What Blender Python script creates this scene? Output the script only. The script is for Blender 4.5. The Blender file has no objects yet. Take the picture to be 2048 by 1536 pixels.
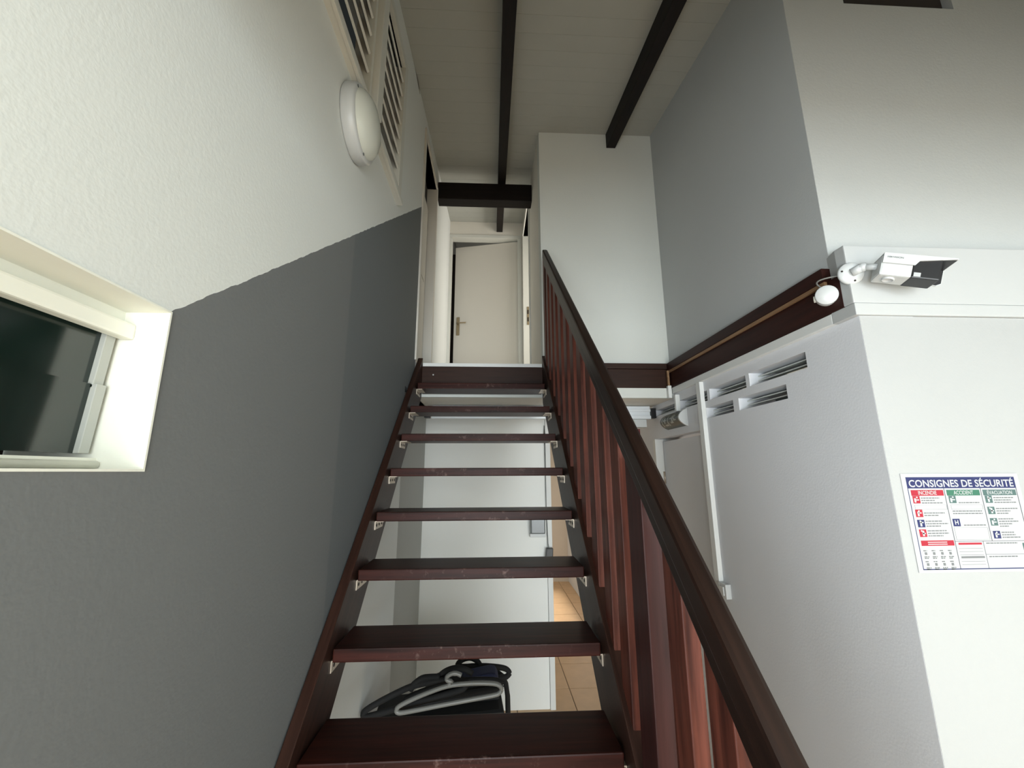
import bpy, bmesh, math, random
from mathutils import Vector, Matrix
random.seed(7)
sc = bpy.context.scene
C = sc.collection
H = 1.782            # eye height above the tiled floor; all z below are relative to the eye and lifted by H

# ------------------------------------------------------------------ camera
cam = bpy.data.cameras.new('camera')
cam.sensor_width = 36.0
cam.lens = 825.08 / 2048 * 36.0
cam.clip_start = 0.02
cam_o = bpy.data.objects.new('camera', cam)
C.objects.link(cam_o)
_p, _y, _r = math.radians(11.9796), math.radians(2.846), math.radians(-0.227)
_f = Vector((math.sin(_y) * math.cos(_p), math.cos(_y) * math.cos(_p), math.sin(_p)))
_rt = Vector((math.cos(_y), -math.sin(_y), 0))
_up = _rt.cross(_f)
_r2 = math.cos(_r) * _rt + math.sin(_r) * _up
_u2 = -math.sin(_r) * _rt + math.cos(_r) * _up
M = Matrix((( _r2.x, _u2.x, -_f.x, 0), (_r2.y, _u2.y, -_f.y, 0), (_r2.z, _u2.z, -_f.z, H), (0, 0, 0, 1)))
cam_o.matrix_world = M
sc.camera = cam_o

# ------------------------------------------------------------------ world, lights, exposure
w = bpy.data.worlds.new('world'); sc.world = w; w.use_nodes = True
w.node_tree.nodes['Background'].inputs[0].default_value = (0.55, 0.62, 0.6, 1)
w.node_tree.nodes['Background'].inputs[1].default_value = 0.02
sc.view_settings.view_transform = 'Standard'
sc.view_settings.look = 'None'
sc.view_settings.gamma = 1
sc.view_settings.use_curve_mapping = False
sc.view_settings.exposure = 0.45

def area(name, loc, aim, sx, sy, power, col):
    l = bpy.data.lights.new(name, 'AREA'); l.shape = 'RECTANGLE'
    l.size, l.size_y, l.energy, l.color = sx, sy, power, col
    o = bpy.data.objects.new(name, l); C.objects.link(o)
    o.location = (loc[0], loc[1], loc[2] + H)
    o.rotation_euler = Vector(aim).to_track_quat('-Z', 'Z').to_euler()
    return o
# daylight standing in the window of the entrance hall, behind the photographer
area('hall_window_daylight', (0.95, -3.95, 0.0), (0, 1, 0), 2.7, 0.95, 104, (0.89, 0.965, 1.0))
area('hall_lower_fill', (0.95, -3.95, -1.12), (0, 1, 0), 2.7, 1.2, 100, (0.89, 0.965, 1.0))  # added fill below the window, lifts the upper walls and ceiling
# added fill from a made-up opening on the left, brightens the right wall
area('hall_left_fill', (-0.6, -1.0, -0.55), (1, 0.2, 0.0), 0.95, 1.9, 104, (0.89, 0.965, 1.0))
# daylight from the window of the side room upstairs, falling through its doorway
area('side_room_daylight', (1.5, 4.05, 1.75), (-1, 0, 0), 1.0, 1.7, 30, (1.0, 0.95, 0.88))
# daylight from the window at the far end of the lower passage
area('passage_daylight', (2.25, 5.9, -0.5), (-1, -0.05, -0.1), 1.2, 1.2, 80, (1.0, 0.94, 0.85))

# ------------------------------------------------------------------ materials
def mat(name, col, rough=0.6, metal=0.0, bump=0.0, bscale=80, var=0.0, vscale=4, spec=0.5, detail=3):
    m = bpy.data.materials.new(name); m.use_nodes = True
    nt = m.node_tree; b = nt.nodes['Principled BSDF']
    b.inputs['Base Color'].default_value = (*col, 1)
    b.inputs['Roughness'].default_value = rough
    b.inputs['Metallic'].default_value = metal
    b.inputs['Specular IOR Level'].default_value = spec
    tc = nt.nodes.new('ShaderNodeTexCoord')
    if var > 0:
        n = nt.nodes.new('ShaderNodeTexNoise'); n.inputs['Scale'].default_value = vscale; n.inputs['Detail'].default_value = 4
        nt.links.new(tc.outputs['Object'], n.inputs['Vector'])
        mx = nt.nodes.new('ShaderNodeMix'); mx.data_type = 'RGBA'
        mx.inputs[6].default_value = (*[c * (1 - var) for c in col], 1)
        mx.inputs[7].default_value = (*[min(1, c * (1 + var)) for c in col], 1)
        nt.links.new(n.outputs['Fac'], mx.inputs[0]); nt.links.new(mx.outputs[2], b.inputs['Base Color'])
    if bump > 0:
        n = nt.nodes.new('ShaderNodeTexNoise'); n.inputs['Scale'].default_value = bscale; n.inputs['Detail'].default_value = detail
        nt.links.new(tc.outputs['Object'], n.inputs['Vector'])
        bp = nt.nodes.new('ShaderNodeBump'); bp.inputs['Strength'].default_value = bump; bp.inputs['Distance'].default_value = 0.004
        nt.links.new(n.outputs['Fac'], bp.inputs['Height']); nt.links.new(bp.outputs['Normal'], b.inputs['Normal'])
    return m

def wood(name, dark, light, axis, rough=0.35, spec=0.5, freq=55, coat=0.0):
    """stained timber: streaks running along `axis` (x, y, z or s = slope of the stair)"""
    m = bpy.data.materials.new(name); m.use_nodes = True
    nt = m.node_tree; b = nt.nodes['Principled BSDF']
    tc = nt.nodes.new('ShaderNodeTexCoord'); mp = nt.nodes.new('ShaderNodeMapping')
    oi = nt.nodes.new('ShaderNodeObjectInfo')
    sca = {'x': (0.06, 1, 1), 'y': (1, 0.06, 1), 'z': (1, 1, 0.06), 's': (1, 0.06, 1)}[axis]
    mp.vector_type = 'TEXTURE' if axis == 's' else 'POINT'
    if axis == 's':
        mp.inputs['Rotation'].default_value = (math.radians(42.1), 0, 0)
        mp.inputs['Scale'].default_value = (1, 1 / 0.06, 1)
    else:
        mp.inputs['Scale'].default_value = sca
    n = nt.nodes.new('ShaderNodeTexNoise'); n.noise_dimensions = '4D'
    n.inputs['Scale'].default_value = freq; n.inputs['Detail'].default_value = 5; n.inputs['Roughness'].default_value = 0.6
    ml = nt.nodes.new('ShaderNodeMath'); ml.operation = 'MULTIPLY'; ml.inputs[1].default_value = 37
    nt.links.new(oi.outputs['Random'], ml.inputs[0]); nt.links.new(ml.outputs[0], n.inputs['W'])
    nt.links.new(tc.outputs['Object'], mp.inputs['Vector']); nt.links.new(mp.outputs['Vector'], n.inputs['Vector'])
    r = nt.nodes.new('ShaderNodeValToRGB')
    r.color_ramp.elements[0].position = 0.3; r.color_ramp.elements[0].color = (*dark, 1)
    r.color_ramp.elements[1].position = 0.75; r.color_ramp.elements[1].color = (*light, 1)
    nt.links.new(n.outputs['Fac'], r.inputs['Fac']); nt.links.new(r.outputs['Color'], b.inputs['Base Color'])
    bp = nt.nodes.new('ShaderNodeBump'); bp.inputs['Strength'].default_value = 0.12; bp.inputs['Distance'].default_value = 0.002
    nt.links.new(n.outputs['Fac'], bp.inputs['Height']); nt.links.new(bp.outputs['Normal'], b.inputs['Normal'])
    b.inputs['Roughness'].default_value = rough; b.inputs['Specular IOR Level'].default_value = spec
    b.inputs['Coat Weight'].default_value = coat
    return m

WHITE = (0.66, 0.68, 0.64)
m_white = mat('white_wall_paint', WHITE, 0.75, bump=0.18, bscale=160, var=0.02, vscale=3)
m_front = mat('front_wall_paint', (0.385, 0.392, 0.388), 0.7, bump=0.12, bscale=120, var=0.02, vscale=3)  # white paint darkened to offset the strong light on this wall
m_plaster = mat('rough_white_plaster', (0.48, 0.49, 0.475), 0.8, bump=0.2, bscale=110, var=0.02, vscale=5)
m_lgrey = mat('light_grey_wall_paint', (0.72, 0.73, 0.755), 0.7, bump=0.12, bscale=120, var=0.03, vscale=2.5)
m_grey2 = mat('upper_wall_paint', (0.50, 0.515, 0.51), 0.75, bump=0.12, bscale=120, var=0.02)
m_ceil = mat('painted_board_ceiling', (0.40, 0.405, 0.37), 0.7, bump=0.06, bscale=60, var=0.05, vscale=6)
m_cream = mat('cream_gloss_paint', (0.80, 0.80, 0.715), 0.45, bump=0.15, bscale=40, var=0.04, vscale=8)
m_warm = mat('warm_white_paint', (0.70, 0.67, 0.60), 0.7, bump=0.1, bscale=90, var=0.03)
m_tan = mat('tan_wall_paint', (0.55, 0.47, 0.38), 0.7, bump=0.1, bscale=90, var=0.04)
m_door = mat('ivory_door_paint', (0.60, 0.57, 0.51), 0.55, bump=0.06, bscale=60, var=0.02, vscale=3)
m_frame = mat('white_frame_paint', (0.62, 0.62, 0.57), 0.5, bump=0.08, bscale=60)
m_bright = mat('lifted_white_paint', (0.85, 0.86, 0.83), 0.6, bump=0.08, bscale=60)  # white raised to make up for light missing under the landing
m_bulk = mat('bulkhead_paint', (0.46, 0.47, 0.465), 0.6, bump=0.08, bscale=60)
m_shade = mat('shaded_recess_paint', (0.40, 0.41, 0.39), 0.7, bump=0.08, bscale=60)  # wall paint greyed so the recess under the stairs reads as shaded
m_clip = mat('pane_clip_aluminium', (0.40, 0.41, 0.38), 0.5)
m_trimw = mat('white_trim_paint', (0.74, 0.75, 0.73), 0.5, bump=0.08, bscale=60)
m_beam = wood('black_brown_rafter', (0.006, 0.0045, 0.004), (0.014, 0.009, 0.007), 'y', 0.6, 0.2)
m_beamx = wood('black_brown_cross_beam', (0.006, 0.0045, 0.004), (0.014, 0.009, 0.007), 'x', 0.6, 0.2)
DK, LT = (0.010, 0.003, 0.002), (0.052, 0.013, 0.009)
m_wx = wood('mahogany_across', DK, LT, 'x', 0.42, 0.14)
def add_wear(m):
    """pale scuffs along the nosing of a tread"""
    nt = m.node_tree; b = nt.nodes['Principled BSDF']; L = nt.links
    src = b.inputs['Base Color'].links[0].from_socket
    tc = nt.nodes.new('ShaderNodeTexCoord'); sp = nt.nodes.new('ShaderNodeSeparateXYZ'); L.new(tc.outputs['Object'], sp.inputs[0])
    oi = nt.nodes.new('ShaderNodeObjectInfo')
    n = nt.nodes.new('ShaderNodeTexNoise'); n.noise_dimensions = '4D'; n.inputs['Scale'].default_value = 34; n.inputs['Detail'].default_value = 6; n.inputs['Roughness'].default_value = 0.7
    mu = nt.nodes.new('ShaderNodeMath'); mu.operation = 'MULTIPLY'; mu.inputs[1].default_value = 51; L.new(oi.outputs['Random'], mu.inputs[0]); L.new(mu.outputs[0], n.inputs['W'])
    L.new(tc.outputs['Object'], n.inputs['Vector'])
    r = nt.nodes.new('ShaderNodeValToRGB'); r.color_ramp.elements[0].position = 0.56; r.color_ramp.elements[1].position = 0.74; L.new(n.outputs['Fac'], r.inputs['Fac'])
    f = nt.nodes.new('ShaderNodeMapRange'); f.inputs['From Min'].default_value = -0.082; f.inputs['From Max'].default_value = -0.094; L.new(sp.outputs['Y'], f.inputs['Value'])
    x = nt.nodes.new('ShaderNodeMath'); x.operation = 'ABSOLUTE'; L.new(sp.outputs['X'], x.inputs[0])
    g = nt.nodes.new('ShaderNodeMapRange'); g.inputs['From Min'].default_value = 0.36; g.inputs['From Max'].default_value = 0.1; L.new(x.outputs[0], g.inputs['Value'])
    a = nt.nodes.new('ShaderNodeMath'); a.operation = 'MULTIPLY'; L.new(r.outputs['Color'], a.inputs[0]); L.new(f.outputs[0], a.inputs[1])
    c = nt.nodes.new('ShaderNodeMath'); c.operation = 'MULTIPLY'; L.new(a.outputs[0], c.inputs[0]); L.new(g.outputs[0], c.inputs[1])
    mx = nt.nodes.new('ShaderNodeMix'); mx.data_type = 'RGBA'; mx.inputs[7].default_value = (0.16, 0.10, 0.085, 1)
    L.new(c.outputs[0], mx.inputs[0]); L.new(src, mx.inputs[6]); L.new(mx.outputs[2], b.inputs['Base Color'])
add_wear(m_wx)
m_wy = wood('mahogany_along', DK, LT, 'y', 0.35, 0.45)
m_wz = wood('mahogany_upright', (0.028, 0.007, 0.005), (0.15, 0.042, 0.026), 'z', 0.5, 0.18)
m_wzd = wood('mahogany_wide_board', (0.02, 0.006, 0.005), (0.05, 0.015, 0.013), 'z', 0.5, 0.18)
m_ws = wood('mahogany_slope', (0.014, 0.006, 0.004), (0.045, 0.019, 0.013), 's', 0.45, 0.2)
m_rail = wood('mahogany_handrail', (0.007, 0.0035, 0.0025), (0.022, 0.0095, 0.006), 's', 0.42, 0.22)
m_fascia = wood('mahogany_fascia', (0.018, 0.007, 0.004), (0.042, 0.016, 0.009), 'x', 0.5, 0.25)
m_band = wood('mahogany_wall_band', (0.016, 0.0035, 0.0025), (0.036, 0.009, 0.006), 'y', 0.5, 0.22)
m_raw = wood('raw_timber', (0.20, 0.11, 0.055), (0.32, 0.20, 0.11), 'y', 0.6, 0.3)
m_tile = mat('terracotta_floor_tile', (0.60, 0.40, 0.23), 0.45, bump=0.05, bscale=30, var=0.14, vscale=9)
m_grout = mat('tile_grout', (0.16, 0.12, 0.09), 0.9)
m_metal = mat('zinc_bracket', (0.55, 0.47, 0.38), 0.4, 0.7)
m_hole = mat('screw_hole', (0.02, 0.015, 0.012), 0.8)
m_alu = mat('white_aluminium', (0.72, 0.76, 0.79), 0.35, 0.1)
m_black = mat('black_plastic', (0.008, 0.008, 0.009), 0.4)
m_softblack = mat('black_flock', (0.006, 0.006, 0.006), 0.85)
m_navy = mat('navy_cloth', (0.012, 0.018, 0.06), 0.8, bump=0.2, bscale=300)
m_greyp = mat('grey_plastic', (0.19, 0.19, 0.175), 0.35)
m_dgrey = mat('dark_grey_plastic', (0.11, 0.12, 0.12), 0.25)
m_wplast = mat('white_plastic', (0.54, 0.555, 0.55), 0.35)
m_opal = mat('opal_lamp_glass', (0.60, 0.62, 0.56), 0.18)
m_glassd = mat('dark_louvre_glass', (0.006, 0.014, 0.011), 0.13, spec=0.8)
m_brass = mat('dull_brass', (0.30, 0.24, 0.15), 0.4, 0.6)
m_blue = mat('print_navy', (0.008, 0.013, 0.09), 0.5)
m_red = mat('print_red', (0.34, 0.004, 0.022), 0.5)
m_green = mat('print_green', (0.025, 0.13, 0.08), 0.5)
m_teal = mat('print_grey_green', (0.06, 0.115, 0.11), 0.5)
m_paper = mat('laminated_paper', (0.46, 0.472, 0.475), 0.35)
m_print = mat('print_grey', (0.15, 0.155, 0.16), 0.6)
m_ink = mat('print_dark', (0.10, 0.10, 0.12), 0.6)
m_exit = mat('exit_sign_green', (0.045, 0.06, 0.05), 0.35)
m_exitw = mat('exit_sign_pictogram', (0.34, 0.36, 0.33), 0.4)
m_redp = mat('dark_red_plastic', (0.12, 0.012, 0.012), 0.4)
m_dark = mat('unlit_brown_void', (0.02, 0.014, 0.011), 0.9)  # near-black colour stands in for unlit space behind openings

# left wall: white above, slate grey dado that follows the stair, white again below the stair
def left_wall_material():
    m = bpy.data.materials.new('two_tone_wall_paint'); m.use_nodes = True
    nt = m.node_tree; b = nt.nodes['Principled BSDF']; L = nt.links
    def math_(op, a, bb, **k):
        n = nt.nodes.new('ShaderNodeMath'); n.operation = op
        for i, s in enumerate((a, bb)):
            if s is None: continue
            if isinstance(s, (int, float)): n.inputs[i].default_value = s
            else: L.new(s, n.inputs[i])
        return n.outputs[0]
    g = nt.nodes.new('ShaderNodeNewGeometry'); s = nt.nodes.new('ShaderNodeSeparateXYZ'); L.new(g.outputs['Position'], s.inputs[0])
    y, z0 = s.outputs['Y'], s.outputs['Z']
    z = math_('SUBTRACT', z0, H)
    nz = nt.nodes.new('ShaderNodeTexNoise'); nz.inputs['Scale'].default_value = 25; L.new(g.outputs['Position'], nz.inputs['Vector'])
    wob = math_('MULTIPLY', math_('SUBTRACT', nz.outputs['Fac'], 0.5), 0.012)
    line = math_('ADD', math_('ADD', math_('MULTIPLY', math_('SUBTRACT', y, 0.655), 0.80), 0.254), wob)
    after = math_('GREATER_THAN', y, 0.655)
    lim = math_('ADD', math_('MULTIPLY', after, line), math_('MULTIPLY', math_('SUBTRACT', 1.0, after), 0.1))
    below = math_('LESS_THAN', z, lim)
    stair = math_('ADD', math_('MULTIPLY', y, 1 / 1.10578), 0.5578 - 2.6028 / 1.10578 - 0.10)
    above = math_('GREATER_THAN', z, stair)
    greym = math_('MULTIPLY', math_('MULTIPLY', below, above), math_('LESS_THAN', y, 2.73))
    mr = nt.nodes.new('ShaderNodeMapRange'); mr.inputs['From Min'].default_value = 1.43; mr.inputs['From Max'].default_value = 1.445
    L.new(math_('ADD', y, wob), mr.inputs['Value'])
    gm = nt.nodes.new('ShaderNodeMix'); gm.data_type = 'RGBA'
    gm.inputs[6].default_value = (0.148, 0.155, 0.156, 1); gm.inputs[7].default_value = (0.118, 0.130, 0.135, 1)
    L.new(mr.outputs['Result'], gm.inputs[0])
    mx = nt.nodes.new('ShaderNodeMix'); mx.data_type = 'RGBA'
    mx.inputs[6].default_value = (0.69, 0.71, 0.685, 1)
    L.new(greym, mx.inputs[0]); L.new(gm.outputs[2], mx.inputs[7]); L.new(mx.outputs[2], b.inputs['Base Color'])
    b.inputs['Roughness'].default_value = 0.7
    n2 = nt.nodes.new('ShaderNodeTexNoise'); n2.inputs['Scale'].default_value = 130; L.new(g.outputs['Position'], n2.inputs['Vector'])
    bp = nt.nodes.new('ShaderNodeBump'); bp.inputs['Strength'].default_value = 0.12; bp.inputs['Distance'].default_value = 0.004
    L.new(n2.outputs['Fac'], bp.inputs['Height']); L.new(bp.outputs['Normal'], b.inputs['Normal'])
    return m
m_left = left_wall_material()

# ------------------------------------------------------------------ mesh helpers (coordinates: x right, y into the picture, z above the eye)
ORG = {}
def bx(bm, x0, x1, y0, y1, z0, z1, bev=0.0, mi=0):
    vs = [bm.verts.new((x, y, z)) for x in (x0, x1) for y in (y0, y1) for z in (z0, z1)]
    fs = [(0, 1, 3, 2), (4, 6, 7, 5), (0, 4, 5, 1), (2, 3, 7, 6), (0, 2, 6, 4), (1, 5, 7, 3)]
    F = [bm.faces.new([vs[i] for i in f]) for f in fs]
    for f in F: f.material_index = mi
    if bev > 0:
        es = {e for f in F for e in f.edges}
        r = bmesh.ops.bevel(bm, geom=list(es), offset=bev, segments=2, affect='EDGES', profile=0.6)
        for f in r['faces']: f.material_index = mi
    return bm
def prism(bm, poly, axis, a0, a1, bev=0.0, mi=0):
    """poly: points in the two axes other than `axis`, extruded from a0 to a1"""
    def P(p, a): return {'x': (a, p[0], p[1]), 'y': (p[0], a, p[1]), 'z': (p[0], p[1], a)}[axis]
    A = [bm.verts.new(P(p, a0)) for p in poly]; B = [bm.verts.new(P(p, a1)) for p in poly]
    F = [bm.faces.new(A), bm.faces.new(B[::-1])]
    n = len(poly)
    for i in range(n): F.append(bm.faces.new((A[i], B[i], B[(i + 1) % n], A[(i + 1) % n])))
    for f in F: f.material_index = mi
    bmesh.ops.recalc_face_normals(bm, faces=F)
    if bev > 0:
        r = bmesh.ops.bevel(bm, geom=list({e for f in F for e in f.edges}), offset=bev, segments=2, affect='EDGES', profile=0.6)
        for f in r['faces']: f.material_index = mi
    return bm
def tube(bm, pts, r, n=8, closed=False, mi=0, rz=None):
    pts = [Vector(p) for p in pts]; rings = []
    N = len(pts); ref = Vector((0.13, 0.21, 0.97)).normalized()
    for i, p in enumerate(pts):
        a = pts[(i - 1) % N] if (closed or i > 0) else p
        b = pts[(i + 1) % N] if (closed or i < N - 1) else p
        t = (b - a).normalized()
        u = t.cross(ref); u = u.normalized() if u.length > 1e-4 else t.orthogonal().normalized()
        v = u.cross(t)
        rr = r[i] if isinstance(r, (list, tuple)) else r
        rings.append([bm.verts.new(p + u * math.cos(2 * math.pi * k / n) * rr + v * math.sin(2 * math.pi * k / n) * (rz or rr)) for k in range(n)])
    for i in range(N if closed else N - 1):
        A, B = rings[i], rings[(i + 1) % N]
        for k in range(n):
            f = bm.faces.new((A[k], A[(k + 1) % n], B[(k + 1) % n], B[k])); f.smooth = True; f.material_index = mi
    if not closed:
        bm.faces.new(rings[0][::-1]).material_index = mi; bm.faces.new(rings[-1]).material_index = mi
    return bm
def lathe(bm, prof, org, ax, n=28, mi=0, smooth=True):
    """prof: (radius, distance along ax) pairs"""
    ax = Vector(ax).normalized(); u = ax.orthogonal().normalized(); v = ax.cross(u); org = Vector(org); rings = []
    for r, d in prof:
        if r < 1e-6: rings.append([bm.verts.new(org + ax * d)])
        else: rings.append([bm.verts.new(org + ax * d + (u * math.cos(2 * math.pi * k / n) + v * math.sin(2 * math.pi * k / n)) * r) for k in range(n)])
    F = []
    for A, B in zip(rings[:-1], rings[1:]):
        for k in range(n):
            a0, a1 = A[k % len(A)], A[(k + 1) % n % len(A)]; b0, b1 = B[k % len(B)], B[(k + 1) % n % len(B)]
            q = [a0, a1, b1, b0]; s = []
            for x in q:
                if x not in s: s.append(x)
            if len(s) > 2: F.append(bm.faces.new(s))
    for f in F: f.smooth = smooth; f.material_index = mi
    bmesh.ops.recalc_face_normals(bm, faces=F)
    return bm
def wall(bm, axis, a0, a1, u0, u1, v0, v1, holes=()):
    """slab with real openings; axis = its thin axis, u/v = the other two in xyz order"""
    us = sorted({u0, u1, *[min(max(h[i], u0), u1) for h in holes for i in (0, 1)]})
    vs = sorted({v0, v1, *[min(max(h[i], v0), v1) for h in holes for i in (2, 3)]})
    def solid(i, j):
        if i < 0 or j < 0 or i >= len(us) - 1 or j >= len(vs) - 1: return False
        cu, cv = (us[i] + us[i + 1]) / 2, (vs[j] + vs[j + 1]) / 2
        return not any(h[0] < cu < h[1] and h[2] < cv < h[3] for h in holes)
    V = {}
    def vert(a, i, j):
        k = (a, i, j)
        if k not in V:
            A = (a0, a1)[a]
            V[k] = bm.verts.new({'x': (A, us[i], vs[j]), 'y': (us[i], A, vs[j]), 'z': (us[i], vs[j], A)}[axis])
        return V[k]
    F = []
    for i in range(len(us) - 1):
        for j in range(len(vs) - 1):
            if not solid(i, j): continue
            for a in (0, 1): F.append(bm.faces.new([vert(a, i, j), vert(a, i + 1, j), vert(a, i + 1, j + 1), vert(a, i, j + 1)]))
            for (di, dj, p, q) in ((-1, 0, (i, j), (i, j + 1)), (1, 0, (i + 1, j), (i + 1, j + 1)), (0, -1, (i, j), (i + 1, j)), (0, 1, (i, j + 1), (i + 1, j + 1))):
                if not solid(i + di, j + dj): F.append(bm.faces.new([vert(0, *p), vert(0, *q), vert(1, *q), vert(1, *p)]))
    bmesh.ops.recalc_face_normals(bm, faces=F)
    return bm
def bmn(): return bmesh.new()

def empty(name, loc, label=None, cat=None, group=None, kind=None):
    o = bpy.data.objects.new(name, None); C.objects.link(o); o.empty_display_size = 0.05
    o.location = (loc[0], loc[1], loc[2] + H); ORG[o.name] = Vector((loc[0], loc[1], loc[2] + H))
    return tag(o, label, cat, group, kind)
def tag(o, label=None, cat=None, group=None, kind=None):
    for k, v in (('label', label), ('category', cat), ('group', group), ('kind', kind)):
        if v: o[k] = v
    return o
def obj(name, bm, mats, parent=None, label=None, cat=None, group=None, kind=None, origin=None):
    """links bm as one mesh object; its origin goes to the bottom centre (or `origin`)"""
    me = bpy.data.meshes.new(name)
    bmesh.ops.remove_doubles(bm, verts=bm.verts[:], dist=1e-6)
    for v in bm.verts: v.co.z += H
    xs = [v.co for v in bm.verts]
    if origin is None:
        lo = Vector([min(c[i] for c in xs) for i in range(3)]); hi = Vector([max(c[i] for c in xs) for i in range(3)])
        org = Vector(((lo.x + hi.x) / 2, (lo.y + hi.y) / 2, lo.z))
    else: org = Vector((origin[0], origin[1], origin[2] + H))
    for v in bm.verts: v.co -= org
    bm.to_mesh(me); bm.free()
    for m in (mats if isinstance(mats, (list, tuple)) else [mats]): me.materials.append(m)
    o = bpy.data.objects.new(name, me); C.objects.link(o); ORG[o.name] = org
    if parent is not None:
        o.parent = parent; o.location = org - ORG[parent.name]
    else: o.location = org
    return tag(o, label, cat, group, kind)
def inst(src, name, world, parent=None, rot=(0, 0, 0), **k):
    """another object sharing src's mesh"""
    o = bpy.data.objects.new(name, src.data); C.objects.link(o); org = Vector((world[0], world[1], world[2] + H)); ORG[o.name] = org
    if parent is not None: o.parent = parent; o.location = org - ORG[parent.name]
    else: o.location = org
    o.rotation_euler = rot
    return tag(o, **k)
def struct(name, bm, mats, parent=None, **k):
    return obj(name, bm, mats, parent, kind=None if parent else 'structure', **k)

def text_bm(bm, s, org, ux, uz, width, height, bold=0.0, depth=0.0006, mi=0, spacing=1.0):
    """flat lettering fitted into a width x height box whose lower left corner is org; ux / uz = reading and up directions"""
    cu = bpy.data.curves.new('lettering', 'FONT'); cu.body = s; cu.offset = bold; cu.space_character = spacing; cu.resolution_u = 3
    o = bpy.data.objects.new('lettering', cu)
    me = bpy.data.meshes.new_from_object(o)
    xs = [v.co.x for v in me.vertices]; ys = [v.co.y for v in me.vertices]
    x0, x1, y0, y1 = min(xs), max(xs), min(ys), max(ys)
    ux, uz, org = Vector(ux), Vector(uz), Vector(org); out = ux.cross(uz)
    vv = [bm.verts.new(org + ux * ((v.co.x - x0) / (x1 - x0) * width) + uz * ((v.co.y - y0) / (y1 - y0) * height) + out * depth) for v in me.vertices]
    for p in me.polygons:
        try: bm.faces.new([vv[i] for i in p.vertices]).material_index = mi
        except ValueError: pass
    bpy.data.meshes.remove(me); bpy.data.objects.remove(o); bpy.data.curves.remove(cu)
    return bm

# ------------------------------------------------------------------ measures of the stair
G, RISE, Y1, Z1 = 0.19904, 0.18, 2.6028, 0.5578
def nos(y): return Z1 + (y - Y1) / 1.10578
XW = -0.52           # left wall
XR = 1.29            # right wall
YL = 2.82            # edge of the landing
ZL = 0.738           # landing floor
ZU = 0.505           # soffit under the landing
YE = 4.55            # wall at the end of the upper corridor
XC = 0.366           # right wall of the corridor
def ceil(y): return 2.705 + 0.168 * (y - 2.85)

# ------------------------------------------------------------------ floor
fl = struct('floor', bx(bmn(), -0.9, 3.3, -4.1, 7.6, -H - 0.12, -H - 0.006), m_grout)
tile0 = None
T = 0.456
for i in range(-4, 7):
    for j in range(-18, 9):
        x0, y0 = 0.665 + i * T, 3.885 + j * T
        if x0 + T < -0.6 or x0 > 3.2 or y0 + T < -4 or y0 > 7.5: continue
        if tile0 is None:
            tile0 = obj('floor_tile', bx(bmn(), x0 + 0.003, x0 + T - 0.003, y0 + 0.003, y0 + T - 0.003, -H - 0.01, -H, 0.002), m_tile, fl)
        else:
            inst(tile0, 'floor_tile', (x0 + T / 2, y0 + T / 2, -H - 0.01), fl)

# ------------------------------------------------------------------ left wall with louvred window, ventilation louvre and door openings
LY0, LY1, LZ0, LZ1 = 0.86, 1.95, 1.475, 2.24
bm = bmn()
wall(bm, 'x', XW - 0.2, XW, -4.0, 2.45, -H, 2.6, [(-1.52, -0.45, -H, 0.45), (-0.2, 0.655, 0.003, 0.254), (LY0, LY1, LZ0, LZ1)])  # the tall opening behind the camera is cut for the added fill
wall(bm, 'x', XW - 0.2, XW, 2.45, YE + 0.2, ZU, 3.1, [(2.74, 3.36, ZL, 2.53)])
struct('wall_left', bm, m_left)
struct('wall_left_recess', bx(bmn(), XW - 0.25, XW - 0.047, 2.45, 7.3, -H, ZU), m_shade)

# ------------------------------------------------------------------ right side: lower wall with air slots and door, upper wall, front walls
vents = [(1.577, 1.96, 0.412, 0.479), (1.99, 2.345, 0.411, 0.476), (2.375, 2.755, 0.411, 0.474),
         (1.712, 2.07, 0.307, 0.371), (2.12, 2.405, 0.307, 0.371), (2.80, 3.17, 0.418, 0.466)]
bm = bmn()
wall(bm, 'x', XR, XR + 0.2, 1.3112, 7.3, -H, ZU + 0.2, vents + [(2.475, 3.25, -H, 0.245), (5.3, 6.6, -H + 0.3, 0.2)])
wr = struct('wall_right', bm, m_lgrey)
slat0 = None
for v in vents:
    for k in range(3):
        z = v[2] + (v[3] - v[2]) * (k + 0.3) / 3
        b = bmn(); L = (v[1] - v[0]) / 2 - 0.002
        prism(b, [(XR + 0.045, z - 0.004), (XR + 0.045, z + 0.001), (XR + 0.11, z + 0.014), (XR + 0.11, z + 0.009)], 'y', v[0] + 0.002, v[1] - 0.002)
        obj('vent_slat', b, m_white, wr)
struct('wall_right_upper', bx(bmn(), XR, XR + 0.2, 1.3912, 2.85, 0.70, 3.0), m_grey2)
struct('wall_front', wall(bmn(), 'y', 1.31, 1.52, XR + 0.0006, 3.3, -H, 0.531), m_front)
struct('wall_front_upper', wall(bmn(), 'y', 1.39, 1.6, XR + 0.0006, 3.3, 0.531, 2.6, [(1.575, 2.10, 2.062, 2.42)]), m_plaster)
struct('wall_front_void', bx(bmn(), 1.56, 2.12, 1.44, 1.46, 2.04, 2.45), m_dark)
b = bmn(); bx(b, 1.577, 2.06, 1.40, 1.43, 2.063, 2.41); struct('unlit_opening_panel', b, m_dark)  # dark panel filling the high opening so its inside looks unlit
b = bmn(); bx(b, XR - 0.02, 3.3, 1.30, 1.345, 0.577, 0.80, 0.004)
prism(b, [(XR - 0.02, 1.34), (XR + 0.1, 1.34), (XR + 0.1, 1.40), (XR, 1.40)], 'z', 0.70, 0.80)
bx(b, XR + 0.05, 3.3, 1.34, 1.40, 0.577, 0.80)
struct('wall_front_bulkhead', b, m_bulk)
b = bmn(); bx(b, XR - 0.02, 3.3, 1.298, 1.4, 0.532, 0.576, 0.003)
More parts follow.
